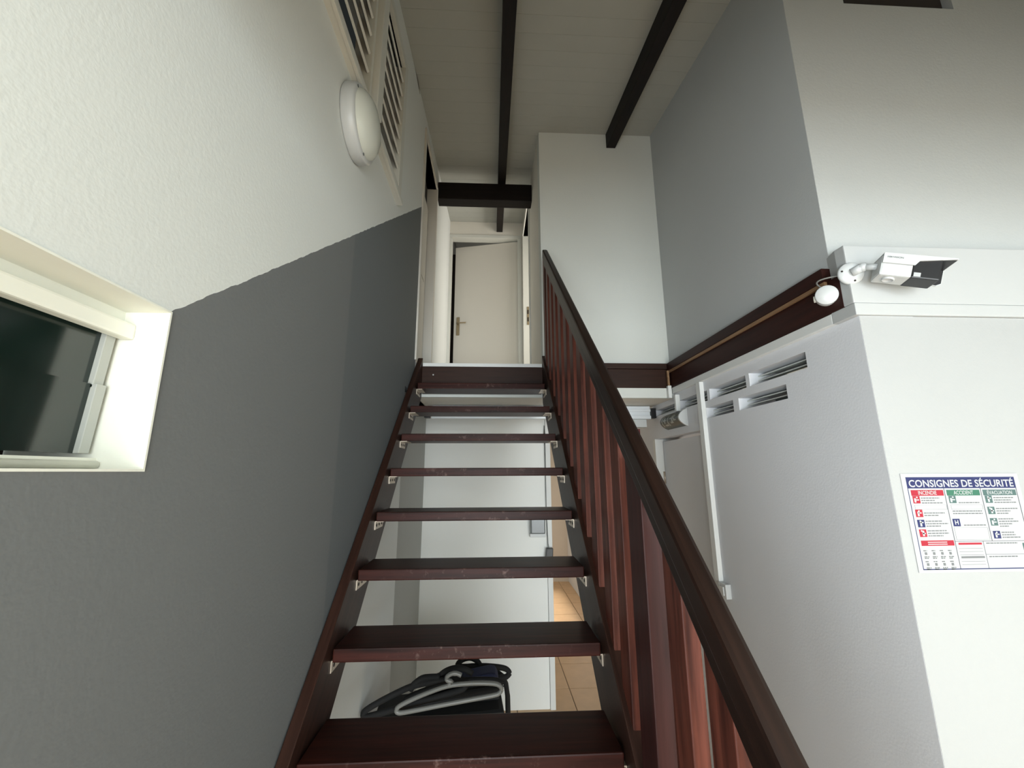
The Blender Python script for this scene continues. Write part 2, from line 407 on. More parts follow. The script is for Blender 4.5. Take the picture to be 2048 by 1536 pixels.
struct('trim_1', b, m_bulk)
b = bmn(); bx(b, XR - 0.02, XR + 0.05, 1.4, 2.80, 0.533, 0.574, 0.003)
struct('trim_2', b, m_trimw)
# dark timber band running round the stairwell at landing level
t3 = empty('trim_3', (XR, 2.1, 0.57), kind='structure')
obj('lower_board', bx(bmn(), XR - 0.022, XR + 0.01, 1.34, 2.83, 0.576, 0.70, 0.002), m_band, t3)
obj('upper_board', bx(bmn(), XR - 0.036, XR + 0.01, 1.392, 2.83, 0.701, 0.755, 0.002), m_band, t3)
obj('raw_batten', bx(bmn(), XR - 0.034, XR - 0.022, 1.392, 2.82, 0.686, 0.7, 0.001), m_raw, t3)
t4 = empty('trim_4', (0.84, 2.83, 0.57), kind='structure')
obj('lower_board', bx(bmn(), 0.405, XR - 0.03, 2.828, 2.85, 0.577, 0.716, 0.003), m_fascia, t4)
obj('upper_board', bx(bmn(), 0.405, XR - 0.03, 2.818, 2.85, 0.717, 0.757, 0.003), m_fascia, t4)
b = bmn(); bx(b, XR - 0.046, XR - 0.032, 2.795, 2.815, 0.575, 0.70, 0.002); bx(b, XR - 0.05, XR - 0.025, 2.79, 2.82, 0.50, 0.59, 0.004, 1)
obj('corner_batten', b, [m_raw, m_trimw], t4)

# ------------------------------------------------------------------ landing, corridor and upper walls
lf = struct('floor_landing', wall(bmn(), 'z', ZU, ZL - 0.014, -0.7, XR + 0.19, YL + 0.03, YE + 1.2), m_warm)
obj('floor_finish', bx(bmn(), -0.478, 0.350, 2.788, YE + 1.2, 0.714, ZL, 0.002), m_trimw, lf)
obj('soffit_edge', bx(bmn(), -0.52, XR, YL + 0.004, YL + 0.03, ZU, 0.576), m_white, lf)
struct('wall_back_upper', bx(bmn(), XC, XR + 0.19, 2.85, 2.97, ZL, 3.05), m_white)
struct('wall_corridor', wall(bmn(), 'x', XC, XC + 0.12, 2.97, YE, ZL, 3.1, [(3.74, 4.46, ZL, 2.76)]), m_warm)
struct('wall_end', wall(bmn(), 'y', YE, YE + 0.1, -0.72, 2.6, ZU, 3.15, [(-0.50, 0.31, ZL, 2.78)]), m_warm)
struct('wall_side_room', bx(bmn(), 2.4, 2.5, 2.9, YE + 0.1, ZL, 3.1), m_warm)
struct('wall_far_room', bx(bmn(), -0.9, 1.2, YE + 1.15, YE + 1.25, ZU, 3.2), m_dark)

# ceiling: painted boards on a slope with dark rafters
cl = struct('ceiling', prism(bmn(), [(-0.3, ceil(-0.3) + 0.012), (YE + 1.2, ceil(YE + 1.2) + 0.012), (YE + 1.2, ceil(YE + 1.2) + 0.1), (-0.3, ceil(-0.3) + 0.1)], 'x', -0.75, 3.3), m_ceil)
slope = math.atan(0.168)
pw = 0.118
pl0 = {}
k = 0; y = 0.1
while y < YE + 1.1:
    wide = y < 1.4
    x0, x1 = (-0.52, 3.3) if wide else (-0.52, XR + 0.02)
    if y > 2.85: x1 = XC + 0.05 if y < YE else 1.2
    key = (x0, x1)
    c = (0.5 * (x0 + x1), y + pw / 2, ceil(y + pw / 2))
    if key not in pl0:
        bb = bmn(); bx(bb, x0, x1, -pw / 2 + 0.0006, pw / 2 - 0.0006, 0, 0.014, 0.0012)
        o = obj('ceiling_plank', bb, m_ceil, cl, origin=(c[0], 0, 0))
        o.location = Vector((c[0], c[1], c[2] + H)) - ORG[cl.name]; o.rotation_euler = (slope, 0, 0)
        pl0[key] = o
    else: inst(pl0[key], 'ceiling_plank', c, cl, rot=(slope, 0, 0))
    y += pw * math.cos(slope)
def rafter(xa, xb, ya, yb):
    b = bmn(); h = 0.128
    prism(b, [(ya, ceil(ya) - h), (yb, ceil(yb) - h), (yb, ceil(yb)), (ya, ceil(ya))], 'x', xa, xb, 0.004)
    obj('rafter', b, m_beam, cl)
rafter(0.045, 0.118, 0.2, YE)
rafter(0.918, 0.992, 0.2, 2.85)
b = bmn(); bx(b, XW, XC, 3.44, 3.56, 2.50, 2.675, 0.006)
obj('cross_beam', b, m_beamx, cl)

# ------------------------------------------------------------------ walls and ceiling of the entrance hall behind the photographer, passage below the landing
struct('ceiling_hall', bx(bmn(), -0.72, 3.3, -4.1, 0.2, 0.80, 0.95), m_white)
struct('wall_mezzanine', bx(bmn(), -0.72, 3.3, 0.05, 0.2, 0.95, 2.45), m_white)
struct('wall_hall_right', bx(bmn(), 3.2, 3.35, -4.1, 1.4, -H, 2.6), m_white)
struct('wall_hall_rear', wall(bmn(), 'y', -4.2, -4.0, -0.72, 3.3, -H, 0.95, [(-0.42, 2.32, -1.74, 0.48)]), m_white)
b = bmn()
bx(b, -0.42, 2.32, -4.12, -4.08, -0.54, -0.48); bx(b, -0.42, 2.32, -4.12, -4.08, 0.44, 0.48); bx(b, -0.42, 2.32, -4.12, -4.08, -1.74, -1.70)
for xx in (-0.42, 0.47, 1.37, 2.28): bx(b, xx, xx + 0.04, -4.12, -4.08, -1.70, 0.44)
struct('window_3', b, m_frame)
struct('wall_under_landing', bx(bmn(), -0.57, 0.462, 3.59, 3.7, -H, ZU), m_bright)
struct('wall_under_landing_post', bx(bmn(), 0.464, 0.505, 3.575, 3.715, -H, ZU, 0.002), m_trimw)
struct('ceiling_passage', bx(bmn(), -0.8, XR + 0.2, YE + 1.2, 7.5, ZU, ZU + 0.1), m_white)
struct('wall_far_passage', bx(bmn(), -0.9, 2.5, 7.3, 7.5, -H, ZU + 0.1), m_tan)

# ------------------------------------------------------------------ doors
# door at the end of the corridor, ajar, opening into the dark room beyond
d1 = empty('door_1', (-0.09, YE, ZL), kind='structure')
b = bmn()
bx(b, -0.535, -0.49, YE - 0.012, YE + 0.1, ZL, 2.775, 0.003); bx(b, 0.30, 0.345, YE - 0.012, YE + 0.1, ZL, 2.775, 0.003)
bx(b, -0.535, 0.345, YE - 0.012, YE + 0.1, 2.775, 2.815, 0.003)
obj('door_frame', b, m_frame, d1)
ang = math.radians(13)
leaf = obj('door_leaf', bx(bmn(), -0.785, 0, 0, 0.038, ZL + 0.006, ZL + 2.02, 0.002), m_door, d1, origin=(0, 0, ZL))
leaf.location = Vector((0.30, YE + 0.03, ZL + H)) - ORG[d1.name]; leaf.rotation_euler = (0, 0, -ang); ORG[leaf.name] = Vector((0, 0, ZL + H))
b = bmn()
bx(b, -0.752, -0.712, -0.008, 0, ZL + 0.86, ZL + 1.09, 0.006)
tube(b, [(-0.732, -0.004, ZL + 1.0), (-0.732, -0.045, ZL + 1.0), (-0.72, -0.052, ZL + 1.0), (-0.62, -0.052, ZL + 0.998)], 0.0085)
obj('door_handle', b, m_brass, leaf, label='dull brass lever handle on a long plate')
# doorway on the left of the landing
d2 = empty('door_2', (XW, 3.05, ZL), kind='structure')
b = bmn()
bx(b, XW - 0.15, XW + 0.012, 2.70, 2.745, ZL, 2.53, 0.003); bx(b, XW - 0.15, XW + 0.012, 3.355, 3.40, ZL, 2.53, 0.003)
bx(b, XW - 0.15, XW + 0.012, 2.70, 3.40, 2.53, 2.57, 0.003)
obj('door_frame', b, m_door, d2)
b = bmn(); bx(b, XW - 0.10, XW - 0.062, 2.75, 3.35, ZL + 0.005, 2.30, 0.002)
for z0, z1 in ((ZL + 0.12, ZL + 0.75), (ZL + 0.83, ZL + 1.46)): bx(b, XW - 0.062, XW - 0.054, 2.84, 3.27, z0, z1, 0.003)
obj('door_leaf', b, m_door, d2)
obj('unlit_gap_panel', bx(bmn(), XW - 0.10, XW - 0.08, 2.75, 3.35, 2.305, 2.525), m_dark, d2)  # dark panel standing for the unlit gap above the leaf
# doorway to the side room on the right of the corridor
d4 = empty('door_4', (XC, 4.1, ZL), kind='structure')
b = bmn()
bx(b, XC - 0.012, XC + 0.13, 3.70, 3.745, ZL, 2.76, 0.003); bx(b, XC - 0.012, XC + 0.13, 4.455, 4.50, ZL, 2.76, 0.003)
bx(b, XC - 0.012, XC + 0.13, 3.70, 4.50, 2.76, 2.80, 0.003)
obj('door_frame', b, m_frame, d4)
b = bmn(); bx(b, XC + 0.03, XC + 0.055, 4.451, 4.455, ZL + 0.9, ZL + 1.12, 0.001); bx(b, XC + 0.035, XC + 0.05, 4.449, 4.452, ZL + 0.94, ZL + 0.99, 0, 1); bx(b, XC + 0.035, XC + 0.05, 4.449, 4.452, ZL + 1.03, ZL + 1.08, 0, 1)
obj('strike_plate', b, [m_brass, m_hole], d4)
# lower door in the right wall
d3 = empty('door_3', (XR, 2.86, -H), kind='structure')
b = bmn()
bx(b, XR - 0.004, XR + 0.16, 3.215, 3.26, -H, 0.245, 0.003); bx(b, XR + 0.002, XR + 0.16, 2.465, 2.485, -H, 0.245, 0.003)
obj('door_frame', b, m_trimw, d3)
b = bmn(); bx(b, XR + 0.055, XR + 0.095, 2.487, 3.205, -H + 0.008, 0.225, 0.003)
lf3 = obj('door_leaf', b, m_lgrey, d3)
b = bmn()
for z in (-0.05, -0.9, -1.55): tube(b, [(XR + 0.05, 3.208, z - 0.045), (XR + 0.05, 3.208, z + 0.045)], 0.008)
obj('hinge', b, m_metal, d3)

# ------------------------------------------------------------------ louvred glass window in the left wall
w1 = empty('window_1', (XW - 0.07, 0, 0.003), kind='structure')
XG = XW - 0.068
b = bmn()
wall(b, 'x', XW - 0.2, XW - 0.066, -0.2, 0.66, 0.0, 0.258, [(-0.16, 0.6525, 0.022, 0.222)])
obj('window_frame', b, m_cream, w1)
b = bmn()
wall(b, 'x', XW - 0.066, XW + 0.003, -0.2, 0.6555, 0.002, 0.2545, [(-0.19, 0.652, 0.0055, 0.2515)])
obj('painted_reveal', b, m_cream, w1)
b = bmn(); bx(b, XW - 0.066, XW - 0.045, -0.2, 0.652, 0.205, 0.23, 0.004)
obj('head_bead', b, m_cream, w1)
b = bmn(); tube(b, [(XW - 0.064, -0.2, 0.012), (XW - 0.064, 0.65, 0.012)], 0.006, 8)
obj('sill_bead', b, m_cream, w1)
for z0, z1 in ((0.124, 0.219), (0.028, 0.130)):
    b = bmn(); prism(b, [(XG - 0.018, z0), (XG - 0.012, z0), (XG - 0.006, z1), (XG - 0.012, z1)], 'y', -0.16, 0.632)
    gl = obj('louvre_pane', b, m_glassd, w1)
    b = bmn(); prism(b, [(XG - 0.018, z0), (XG - 0.004, z0), (XG + 0.002, z1), (XG - 0.012, z1)], 'y', 0.629, 0.645, 0.001)
    obj('pane_clip', b, m_clip, gl)
b = bmn(); bx(b, XG - 0.02, XG + 0.004, 0.42, 0.47, 0.024, 0.034, 0.002)
obj('catch', b, m_metal, w1)
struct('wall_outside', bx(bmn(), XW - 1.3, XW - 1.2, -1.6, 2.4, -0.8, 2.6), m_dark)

# ------------------------------------------------------------------ ventilation louvre high in the left wall
w2 = empty('window_2', (XW, 1.45, LZ0 - 0.04), kind='structure')
b = bmn()
wall(b, 'x', XW - 0.05, XW + 0.022, LY0 - 0.05, LY1 + 0.05, LZ0 - 0.07, LZ1 + 0.05, [(LY0 + 0.01, 1.40, LZ0, LZ1), (1.52, LY1 - 0.01, LZ0, LZ1)])
bx(b, XW + 0.02, XW + 0.05, 1.425, 1.495, LZ0 - 0.04, LZ1 + 0.05, 0.004)
obj('louvre_frame', b, m_frame, w2)
b = bmn(); bx(b, XW + 0.02, XW + 0.034, LY0 - 0.05, LY1 + 0.05, LZ0 - 0.072, LZ0 - 0.045, 0.002)
obj('bottom_bead', b, m_frame, w2)
z = LZ0 + 0.012; n = 0
while z < LZ1 - 0.03:
    for (ya, yb) in ((LY0 + 0.012, 1.398), (1.522, LY1 - 0.012)):
        b = bmn(); prism(b, [(XW - 0.018, z + 0.078), (XW - 0.010, z + 0.082), (XW + 0.016, z + 0.006), (XW + 0.008, z)], 'y', ya, yb)
        obj('louvre_slat', b, m_frame, w2)
    z += 0.092; n += 1

# ------------------------------------------------------------------ staircase
st = empty('staircase', (-0.06, 1.4, -H), 'dark mahogany open-riser staircase with slatted balustrade rising to the landing', 'staircase')
def slab(x0, x1, ya, yb, lo, hi, bev=0.003):
    return prism(bmn(), [(ya, nos(ya) + lo), (yb, nos(yb) + lo), (yb, nos(yb) + hi), (ya, nos(ya) + hi)], 'x', x0, x1, bev)
def stringer(x0, x1, lo, hi):
    ya, yb = 0.03, 2.815
    yf = Y1 + (-H - Z1 - lo) * 1.10578
    pts = [(ya, -H), (yf, -H), (yb, nos(yb) + lo), (yb, nos(yb) + hi), (ya, nos(ya) + hi)]
    return prism(bmn(), pts, 'x', x0, x1, 0.003)
obj('stringer', stringer(XW + 0.004, -0.483, -0.25, 0.03), m_ws, st)
obj('stringer', stringer(0.353, 0.402, -0.285, 0.055), m_ws, st)
TD, TT = 0.195, 0.038
tr0 = br0 = None
for j in range(13):
    y, z = Y1 - j * G, Z1 - j * RISE
    if tr0 is None:
        tr0 = obj('tread', bx(bmn(), -0.474, 0.3425, y, y + TD, z - TT, z, 0.004), m_wx, st); t = tr0
    else: t = inst(tr0, 'tread', (-0.06575, y + TD / 2, z - TT), st)
    for s, xe in ((0, -0.4825), (1, 0.3525)):
        if br0 is None:
            b = bmn(); L = 0.12
            for sg in (0,):
                bx(b, xe, xe + 0.003, y + 0.015, y + 0.015 + L, z - TT - 0.034, z - TT)
                bx(b, xe, xe + 0.036, y + 0.015, y + 0.015 + L, z - TT - 0.003, z - TT)
                for q in range(3):
                    lathe(b, [(0.0, 0.0045), (0.006, 0.0045), (0.006, 0.002)], (xe, y + 0.035 + q * 0.04, z - TT - 0.018), (1, 0, 0), 8, 1, False)
            br0 = obj('bracket', b, [m_metal, m_hole], t, origin=(xe, y, z - TT), label='pale zinc angle bracket')
        else:
            inst(br0, 'bracket', (xe, y if s == 0 else y + 0.15, z - TT), t, rot=(0, 0, 0 if s == 0 else math.pi), label='pale zinc angle bracket')
obj('top_riser', bx(bmn(), -0.4825, 0.3525, 2.795, 2.818, 0.545, 0.7135, 0.002), m_fascia, st)
obj('screw_cap', lathe(bmn(), [(0.0, 0.002), (0.005, 0.002), (0.005, 0)], (-0.405, 2.795, 0.655), (0, -1, 0), 10, 0, False), m_wplast, st)
# balusters: upright laths between stringer and handrail
ys = [2.70, 2.56, 2.41, 2.26, 2.105, 1.95, 1.798, 1.652, 1.499, 1.348, 1.204, 1.022, 0.852, 0.70, 0.55, 0.40]
for i, y in enumerate(ys):
    wide = abs(y - 1.022) < 1e-6
    x0, x1 = (0.362, 0.43) if wide else (0.368, 0.401)
    d = 0.105 if wide else 0.078
    lo, hi = (0.03, 0.818) if wide else (0.054, 0.83)
    b = prism(bmn(), [(y, nos(y) + lo), (y + d, nos(y + d) + lo), (y + d, nos(y + d) + hi), (y, nos(y) + hi)], 'x', x0, x1, 0.003)
    obj('baluster', b, m_wzd if wide else m_wz, st, label='wide flat baluster board' if wide else None)
hr = obj('handrail', slab(0.350, 0.388, 0.22, 2.66, 0.862, 0.936, 0.009), m_rail, st)
obj('rail_bead', slab(0.356, 0.384, 0.22, 2.655, 0.822, 0.861, 0.003), m_rail, hr)
obj('newel_post', bx(bmn(), 0.352, 0.424, 0.20, 0.27, -H, nos(0.25) + 0.93, 0.004), m_wz, st)

# ------------------------------------------------------------------ round wall lamp
lp = empty('wall_lamp', (XW, 1.315, 1.11), 'round white bulkhead lamp with opal dome below the ventilation louvre', 'lamp')
c = (XW, 1.315, 1.25)
obj('lamp_base', lathe(bmn(), [(0, 0), (0.128, 0.0), (0.133, 0.006), (0.132, 0.040), (0.127, 0.047), (0.118, 0.049), (0, 0.049)], c, (1, 0, 0), 48), m_wplast, lp)
obj('opal_dome', lathe(bmn(), [(0.117, 0.048), (0.112, 0.060), (0.098, 0.073), (0.076, 0.085), (0.045, 0.092), (0, 0.095)], c, (1, 0, 0), 48), m_opal, lp)
for a in (150, 30, 270):
    obj('screw', lathe(bmn(), [(0.005, 0.049), (0.005, 0.051), (0, 0.051)], (XW, c[1] + 0.122 * math.cos(math.radians(a)), c[2] + 0.122 * math.sin(math.radians(a))), (1, 0, 0), 8), m_dgrey, lp)

# ------------------------------------------------------------------ security camera on the bulkhead
sx, sy, sz = XR + 0.02, 1.305, 0.70
cc = empty('security_camera', (sx, sy, sz - 0.04), 'white bullet security camera with black front mounted on the wall corner', 'camera')
b = bmn()
nrm = Vector((-0.35, -0.9, -0.1)).normalized()
pc = Vector((XR - 0.010, 1.303, 0.688))
lathe(b, [(0, 0), (0.040, 0), (0.041, 0.004), (0.038, 0.010), (0.022, 0.013), (0, 0.013)], pc, nrm, 28)
plate = obj('mount_plate', b, m_wplast, cc)
u = nrm.orthogonal().normalized(); v = nrm.cross(u)
for a in (60, 180, 300):
    q = pc + (u * math.cos(math.radians(a)) + v * math.sin(math.radians(a))) * 0.030
    obj('screw', lathe(bmn(), [(0.0035, 0.008), (0.0035, 0.0125), (0, 0.0125)], q, nrm, 8), m_hole, plate)
axc = Vector((0.86, -0.36, -0.30)).normalized()          # where the lens looks
sd = axc.cross(Vector((0, 0, 1))).normalized(); upc = sd.cross(axc).normalized()
rear = Vector((1.312, 1.235, 0.682))
p1 = pc + nrm * 0.036 + Vector((0.03, 0.0, 0.012))
b = bmn(); tube(b, [pc + nrm * 0.01, p1], 0.015, 16); lathe(b, [(0, -0.017), (0.012, -0.012), (0.017, 0), (0.012, 0.012), (0, 0.017)], p1, (0, 0, 1), 14)
tube(b, [p1, rear + axc * 0.005], 0.011, 14)
obj('mount_arm', b, m_wplast, cc)
def cbox(b, s0, s1, w0, w1, h0, h1, bev=0.0, mi=0):
    t = bmn(); bx(t, s0, s1, w0, w1, h0, h1, bev, mi)
    vm = {v: b.verts.new(rear + axc * v.co.x + sd * v.co.y + upc * v.co.z) for v in t.verts}
    for f in t.faces: b.faces.new([vm[v] for v in f.verts]).material_index = f.material_index
    t.free(); return b
obj('camera_body', cbox(bmn(), 0.0, 0.088, -0.034, 0.034, -0.044, 0.026, 0.007), m_wplast, cc)
fr = obj('front_housing', cbox(bmn(), 0.084, 0.158, -0.0345, 0.0345, -0.0445, 0.0262, 0.004), m_black, cc, label='glossy black front housing')
b = bmn(); lathe(b, [(0.024, 0), (0.024, 0.002), (0.014, 0.004), (0, 0.004)], rear + axc * 0.158 - upc * 0.008, axc, 20)
obj('lens_window', b, m_dgrey, fr)
obj('sticker', cbox(bmn(), 0.090, 0.108, 0.0346, 0.0352, -0.040, -0.026), m_paper, fr)
def cprism(b, poly, w0, w1):
    t = bmn(); prism(t, poly, 'y', w0, w1)
    vm = {v: b.verts.new(rear + axc * v.co.x + sd * v.co.y + upc * v.co.z) for v in t.verts}
    for f in t.faces: b.faces.new([vm[v] for v in f.verts])
    t.free(); return b
b = bmn(); cbox(b, 0.002, 0.192, -0.041, 0.041, 0.0275, 0.032, 0.001)
cprism(b, [(0.002, -0.004), (0.088, -0.004), (0.098, 0.012), (0.192, 0.0285), (0.002, 0.0285)], 0.0365, 0.041)
cprism(b, [(0.002, -0.004), (0.18, -0.030), (0.192, -0.022), (0.192, 0.0285), (0.002, 0.0285)], -0.041, -0.0365)
hood = obj('sun_hood', b, m_wplast, cc)
b = bmn(); cprism(b, [(0.16, -0.026), (0.178, -0.028), (0.190, -0.020), (0.190, 0.0268), (0.16, 0.0268)], -0.0362, -0.0352); cbox(b, 0.16, 0.190, -0.035, 0.036, 0.0262, 0.0272)
obj('hood_lining', b, m_black, hood)
b = text_bm(bmn(), 'HIKVISION', rear + axc * 0.012 + sd * 0.0412 + upc * 0.014, axc, upc, 0.042, 0.006, 0.01, 0.0003)
obj('maker_lettering', b, m_dgrey, hood)
b = bmn(); lathe(b, [(0.017, 0), (0.017, 0.006), (0.013, 0.006), (0.012, 0.002), (0, 0.002)], rear + axc * 0.036 - upc * 0.044 + sd * 0.006, -upc, 20)
obj('adjuster_cap', b, [m_wplast], cc)

# round junction box and its cable on the timber band
jb = empty('junction_box', (XR - 0.05, 1.40, 0.60), 'round white cable junction box on the dark timber band beneath the camera', 'junction box')
ja = Vector((-0.62, -0.76, -0.18)).normalized(); jc = Vector((XR - 0.024, 1.405, 0.642))
obj('box_body', lathe(bmn(), [(0, 0), (0.033, 0), (0.034, 0.004), (0.034, 0.05), (0, 0.05)], jc, ja, 28), m_wplast, jb)
obj('box_lid', lathe(bmn(), [(0, 0.05), (0.0355, 0.05), (0.0355, 0.062), (0.033, 0.065), (0, 0.065)], jc, ja, 28), m_wplast, jb)
gl_ax = ja.cross(Vector((0, 0, 1))).normalized()
obj('cable_gland', lathe(bmn(), [(0, 0.033), (0.012, 0.033), (0.012, 0.039), (0.007, 0.040), (0, 0.040)], jc + ja * 0.03 - Vector((0, 0, 0.004)), gl_ax, 16), m_cream, jb)
b = bmn(); pts = []
for k in range(13):
    a = k / 12
    pts.append(pc.lerp(jc + ja * 0.01 + Vector((0, 0, 0.03)), a) + Vector((-0.055 * math.sin(math.pi * a), 0.02 * math.sin(math.pi * a), 0.012 * math.sin(math.pi * a))))
tube(b, pts, 0.0028, 8)
obj('cable', b, m_greyp, jb)

# ------------------------------------------------------------------ safety notice
SY = 1.309
sg = empty('safety_sign', (1.53, SY, -0.31), 'safety instructions notice with navy heading and coloured columns on the white wall', 'sign')
obj('laminated_sheet', bx(bmn(), 1.325, 1.728, SY - 0.0018, SY + 0.0, -0.312, -0.012, 0), m_paper, sg)
F0 = SY - 0.0018
def flat(b, x0, x1, z0, z1, mi=0, lift=0.0004): return bx(b, x0, x1, F0 - lift, F0, z0, z1, 0, mi)
X0, X1, XA, XB = 1.340, 1.713, 1.463, 1.588
b = bmn(); flat(b, X0, X1, -0.0585, -0.023)
hb = obj('heading_band', b, m_blue, sg)
b = text_bm(bmn(), 'CONSIGNES DE SÉCURITÉ', (1.347, F0 - 0.0005, -0.0545), (1, 0, 0), (0, 0, 1), 0.359, 0.0285, 0.018, 0.0002)
obj('heading_lettering', b, m_paper, hb)
for s, xa, xb, mm, ta, tb in (('INCENDIE', 1.349, 1.459, m_red, 0.024, 0.086), ('ACCIDENT', 1.470, 1.583, m_green, 0.023, 0.09), ('ÉVACUATION', 1.594, 1.708, m_teal, 0.014, 0.10)):
    b = bmn(); flat(b, xa, xb, -0.0815, -0.0635)
    cb = obj('column_heading', b, mm, sg)
    b = text_bm(bmn(), s, (xa + ta, F0 - 0.0005, -0.0785), (1, 0, 0), (0, 0, 1), tb - ta, 0.0125 if s[0] != 'É' else 0.0145, 0.012, 0.0002)
    obj('column_lettering', b, m_paper, cb)
b = bmn(); lw = 0.0022
flat(b, X0, X0 + lw, -0.302, -0.058, 0); flat(b, X1 - lw, X1, -0.302, -0.058, 1); flat(b, X0, X1, -0.3040, -0.3010, 0)
flat(b, XA - lw / 2, XA + lw / 2, -0.302, -0.058, 1); flat(b, XB - lw / 2, XB + lw / 2, -0.221, -0.058, 1); flat(b, XA, X1, -0.222, -0.2205, 1)
flat(b, 1.556, 1.5575, -0.302, -0.221, 1); flat(b, 1.557, X1, -0.2615, -0.2605, 1)
obj('border_lines', b, [m_blue, m_ink], sg)
pic = [(1.351, -0.105, m_red), (1.351, -0.147, m_red), (1.351, -0.178, m_blue), (1.351, -0.207, m_red),
       (1.473, -0.105, m_teal), (1.470, -0.176, m_blue), (1.597, -0.105, m_teal), (1.597, -0.140, m_teal), (1.597, -0.175, m_teal), (1.597, -0.214, m_blue), (1.687, -0.251, m_teal), (1.693, -0.289, m_teal)]
for i, (x, z, mm) in enumerate(pic):
    b = bmn(); flat(b, x, x + 0.024, z, z + 0.023, 0)
    if i == 5: text_bm(b, 'H', (x + 0.006, F0 - 0.0005, z + 0.005), (1, 0, 0), (0, 0, 1), 0.012, 0.014, 0.03, 0.0002, 1)
    else:
        k = i % 4
        flat(b, x + 0.004 + 0.002 * k, x + 0.010 + 0.002 * k, z + 0.003, z + 0.016 + 0.001 * k, 1, 0.0007)
        flat(b, x + 0.009, x + 0.020, z + 0.009 + 0.002 * (k % 3), z + 0.0125 + 0.002 * (k % 3), 1, 0.0007)
        lathe(b, [(0.0028, 0.0006), (0.0028, 0.0009), (0, 0.0009)], (x + 0.014 - 0.002 * k, F0, z + 0.0185), (0, -1, 0), 10, 1, False)
    obj('pictogram', b, [mm, m_paper], sg)
rnd = random.Random(3)
b = bmn()
def lines(x, z, widths, dz=0.0075):
    for q, wd in enumerate(widths):
        xx = x; end = x + wd
        while xx < end:
            l = rnd.uniform(0.004, 0.012); flat(b, xx, min(end, xx + l), z - q * dz - 0.0034, z - q * dz, 0); xx += l + 0.0018
lines(1.379, -0.087, (0.062, 0.045, 0.07)); lines(1.379, -0.133, (0.07, 0.048)); lines(1.379, -0.158, (0.055, 0.074, 0.048)); lines(1.379, -0.187, (0.064, 0.07, 0.05))
lines(1.504, -0.102, (0.07,)); lines(1.477, -0.128, (0.10, 0.10)); lines(1.505, -0.171, (0.075,))
lines(1.626, -0.087, (0.068, 0.06, 0.074)); lines(1.626, -0.121, (0.075, 0.048, 0.04)); lines(1.626, -0.153, (0.052, 0.066, 0.044, 0.03)); lines(1.626, -0.194, (0.042, 0.046, 0.06))
lines(1.566, -0.226, (0.105,)); lines(1.566, -0.266, (0.095,))
for q in range(2):
    for r in range(4):
        x = 1.352 + r * 0.027; z = -0.246 - q * 0.032
        lines(x, z, (0.012,)); flat(b, x + 0.003, x + 0.011, z - 0.014, z - 0.006, 0); lines(x, z - 0.018, (0.016, 0.013), 0.0045)
for q in range(3): flat(b, 1.471, 1.550, -0.243 - q * 0.0095, -0.242 - q * 0.0095, 0)
for q in range(2): flat(b, 1.471, 1.550, -0.281 - q * 0.0095, -0.280 - q * 0.0095, 0)
for (xa, xb, z0, z1) in ((1.353, 1.460, -0.124, -0.1105), (1.475, 1.582, -0.124, -0.1105), (1.470, 1.582, -0.217, -0.180)):
    for r in ((xa, xb, z0, z0 + 0.0006), (xa, xb, z1, z1 + 0.0006), (xa, xa + 0.0006, z0, z1), (xb, xb + 0.0006, z0, z1)): flat(b, *r, 0)
obj('small_print', b, m_print, sg, kind='stuff')
b = bmn(); flat(b, 1.350, 1.459, -0.2335, -0.2175)
for q in (0, 1): flat(b, 1.372, 1.436, -0.224 - q * 0.006, -0.2215 - q * 0.006, 1, 0.0007)
flat(b, 1.473, 1.551, -0.2315, -0.2255)
obj('red_band', b, [m_red, m_paper], sg)
b = bmn(); flat(b, 1.473, 1.551, -0.2715, -0.2655)
obj('grey_band', b, m_print, sg)

# ------------------------------------------------------------------ exit sign above the lower door
ex = empty('exit_sign', (XR - 0.03, 2.81, 0.29), 'unlit curved green exit sign above the lower doorway', 'sign')
EY0, EY1, EZ0, EZ1 = 2.66, 2.965, 0.293, 0.402
arc = [(XR - 0.055 * math.sin(math.pi * k / 12) ** 0.75 if 0 < k < 12 else XR, EZ0 + (EZ1 - EZ0) * k / 12) for k in range(13)]
obj('sign_case', prism(bmn(), arc + [(XR + 0.001, EZ1), (XR + 0.001, EZ0)], 'y', EY0, EY1), m_exit, ex)
arc2 = [(XR + (a - XR) * 1.08 - 0.001, EZ0 - 0.004 + (q - EZ0) * 1.07) for a, q in arc]
obj('end_cap', prism(bmn(), arc2 + [(XR, EZ1 + 0.004), (XR, EZ0 - 0.004)], 'y', EY0 - 0.014, EY0), m_wplast, ex)
def onarc(z, lift=0.0015):
    t = (z - EZ0) / (EZ1 - EZ0); return XR - 0.055 * max(0.0, math.sin(math.pi * t)) ** 0.75 - lift
def patch(b, ya, yb, za, zb, n=4):
    for k in range(n):
        q0, q1 = za + (zb - za) * k / n, za + (zb - za) * (k + 1) / n
        b.faces.new([b.verts.new((onarc(q0), ya, q0)), b.verts.new((onarc(q0), yb, q0)), b.verts.new((onarc(q1), yb, q1)), b.verts.new((onarc(q1), ya, q1))])
b = bmn()
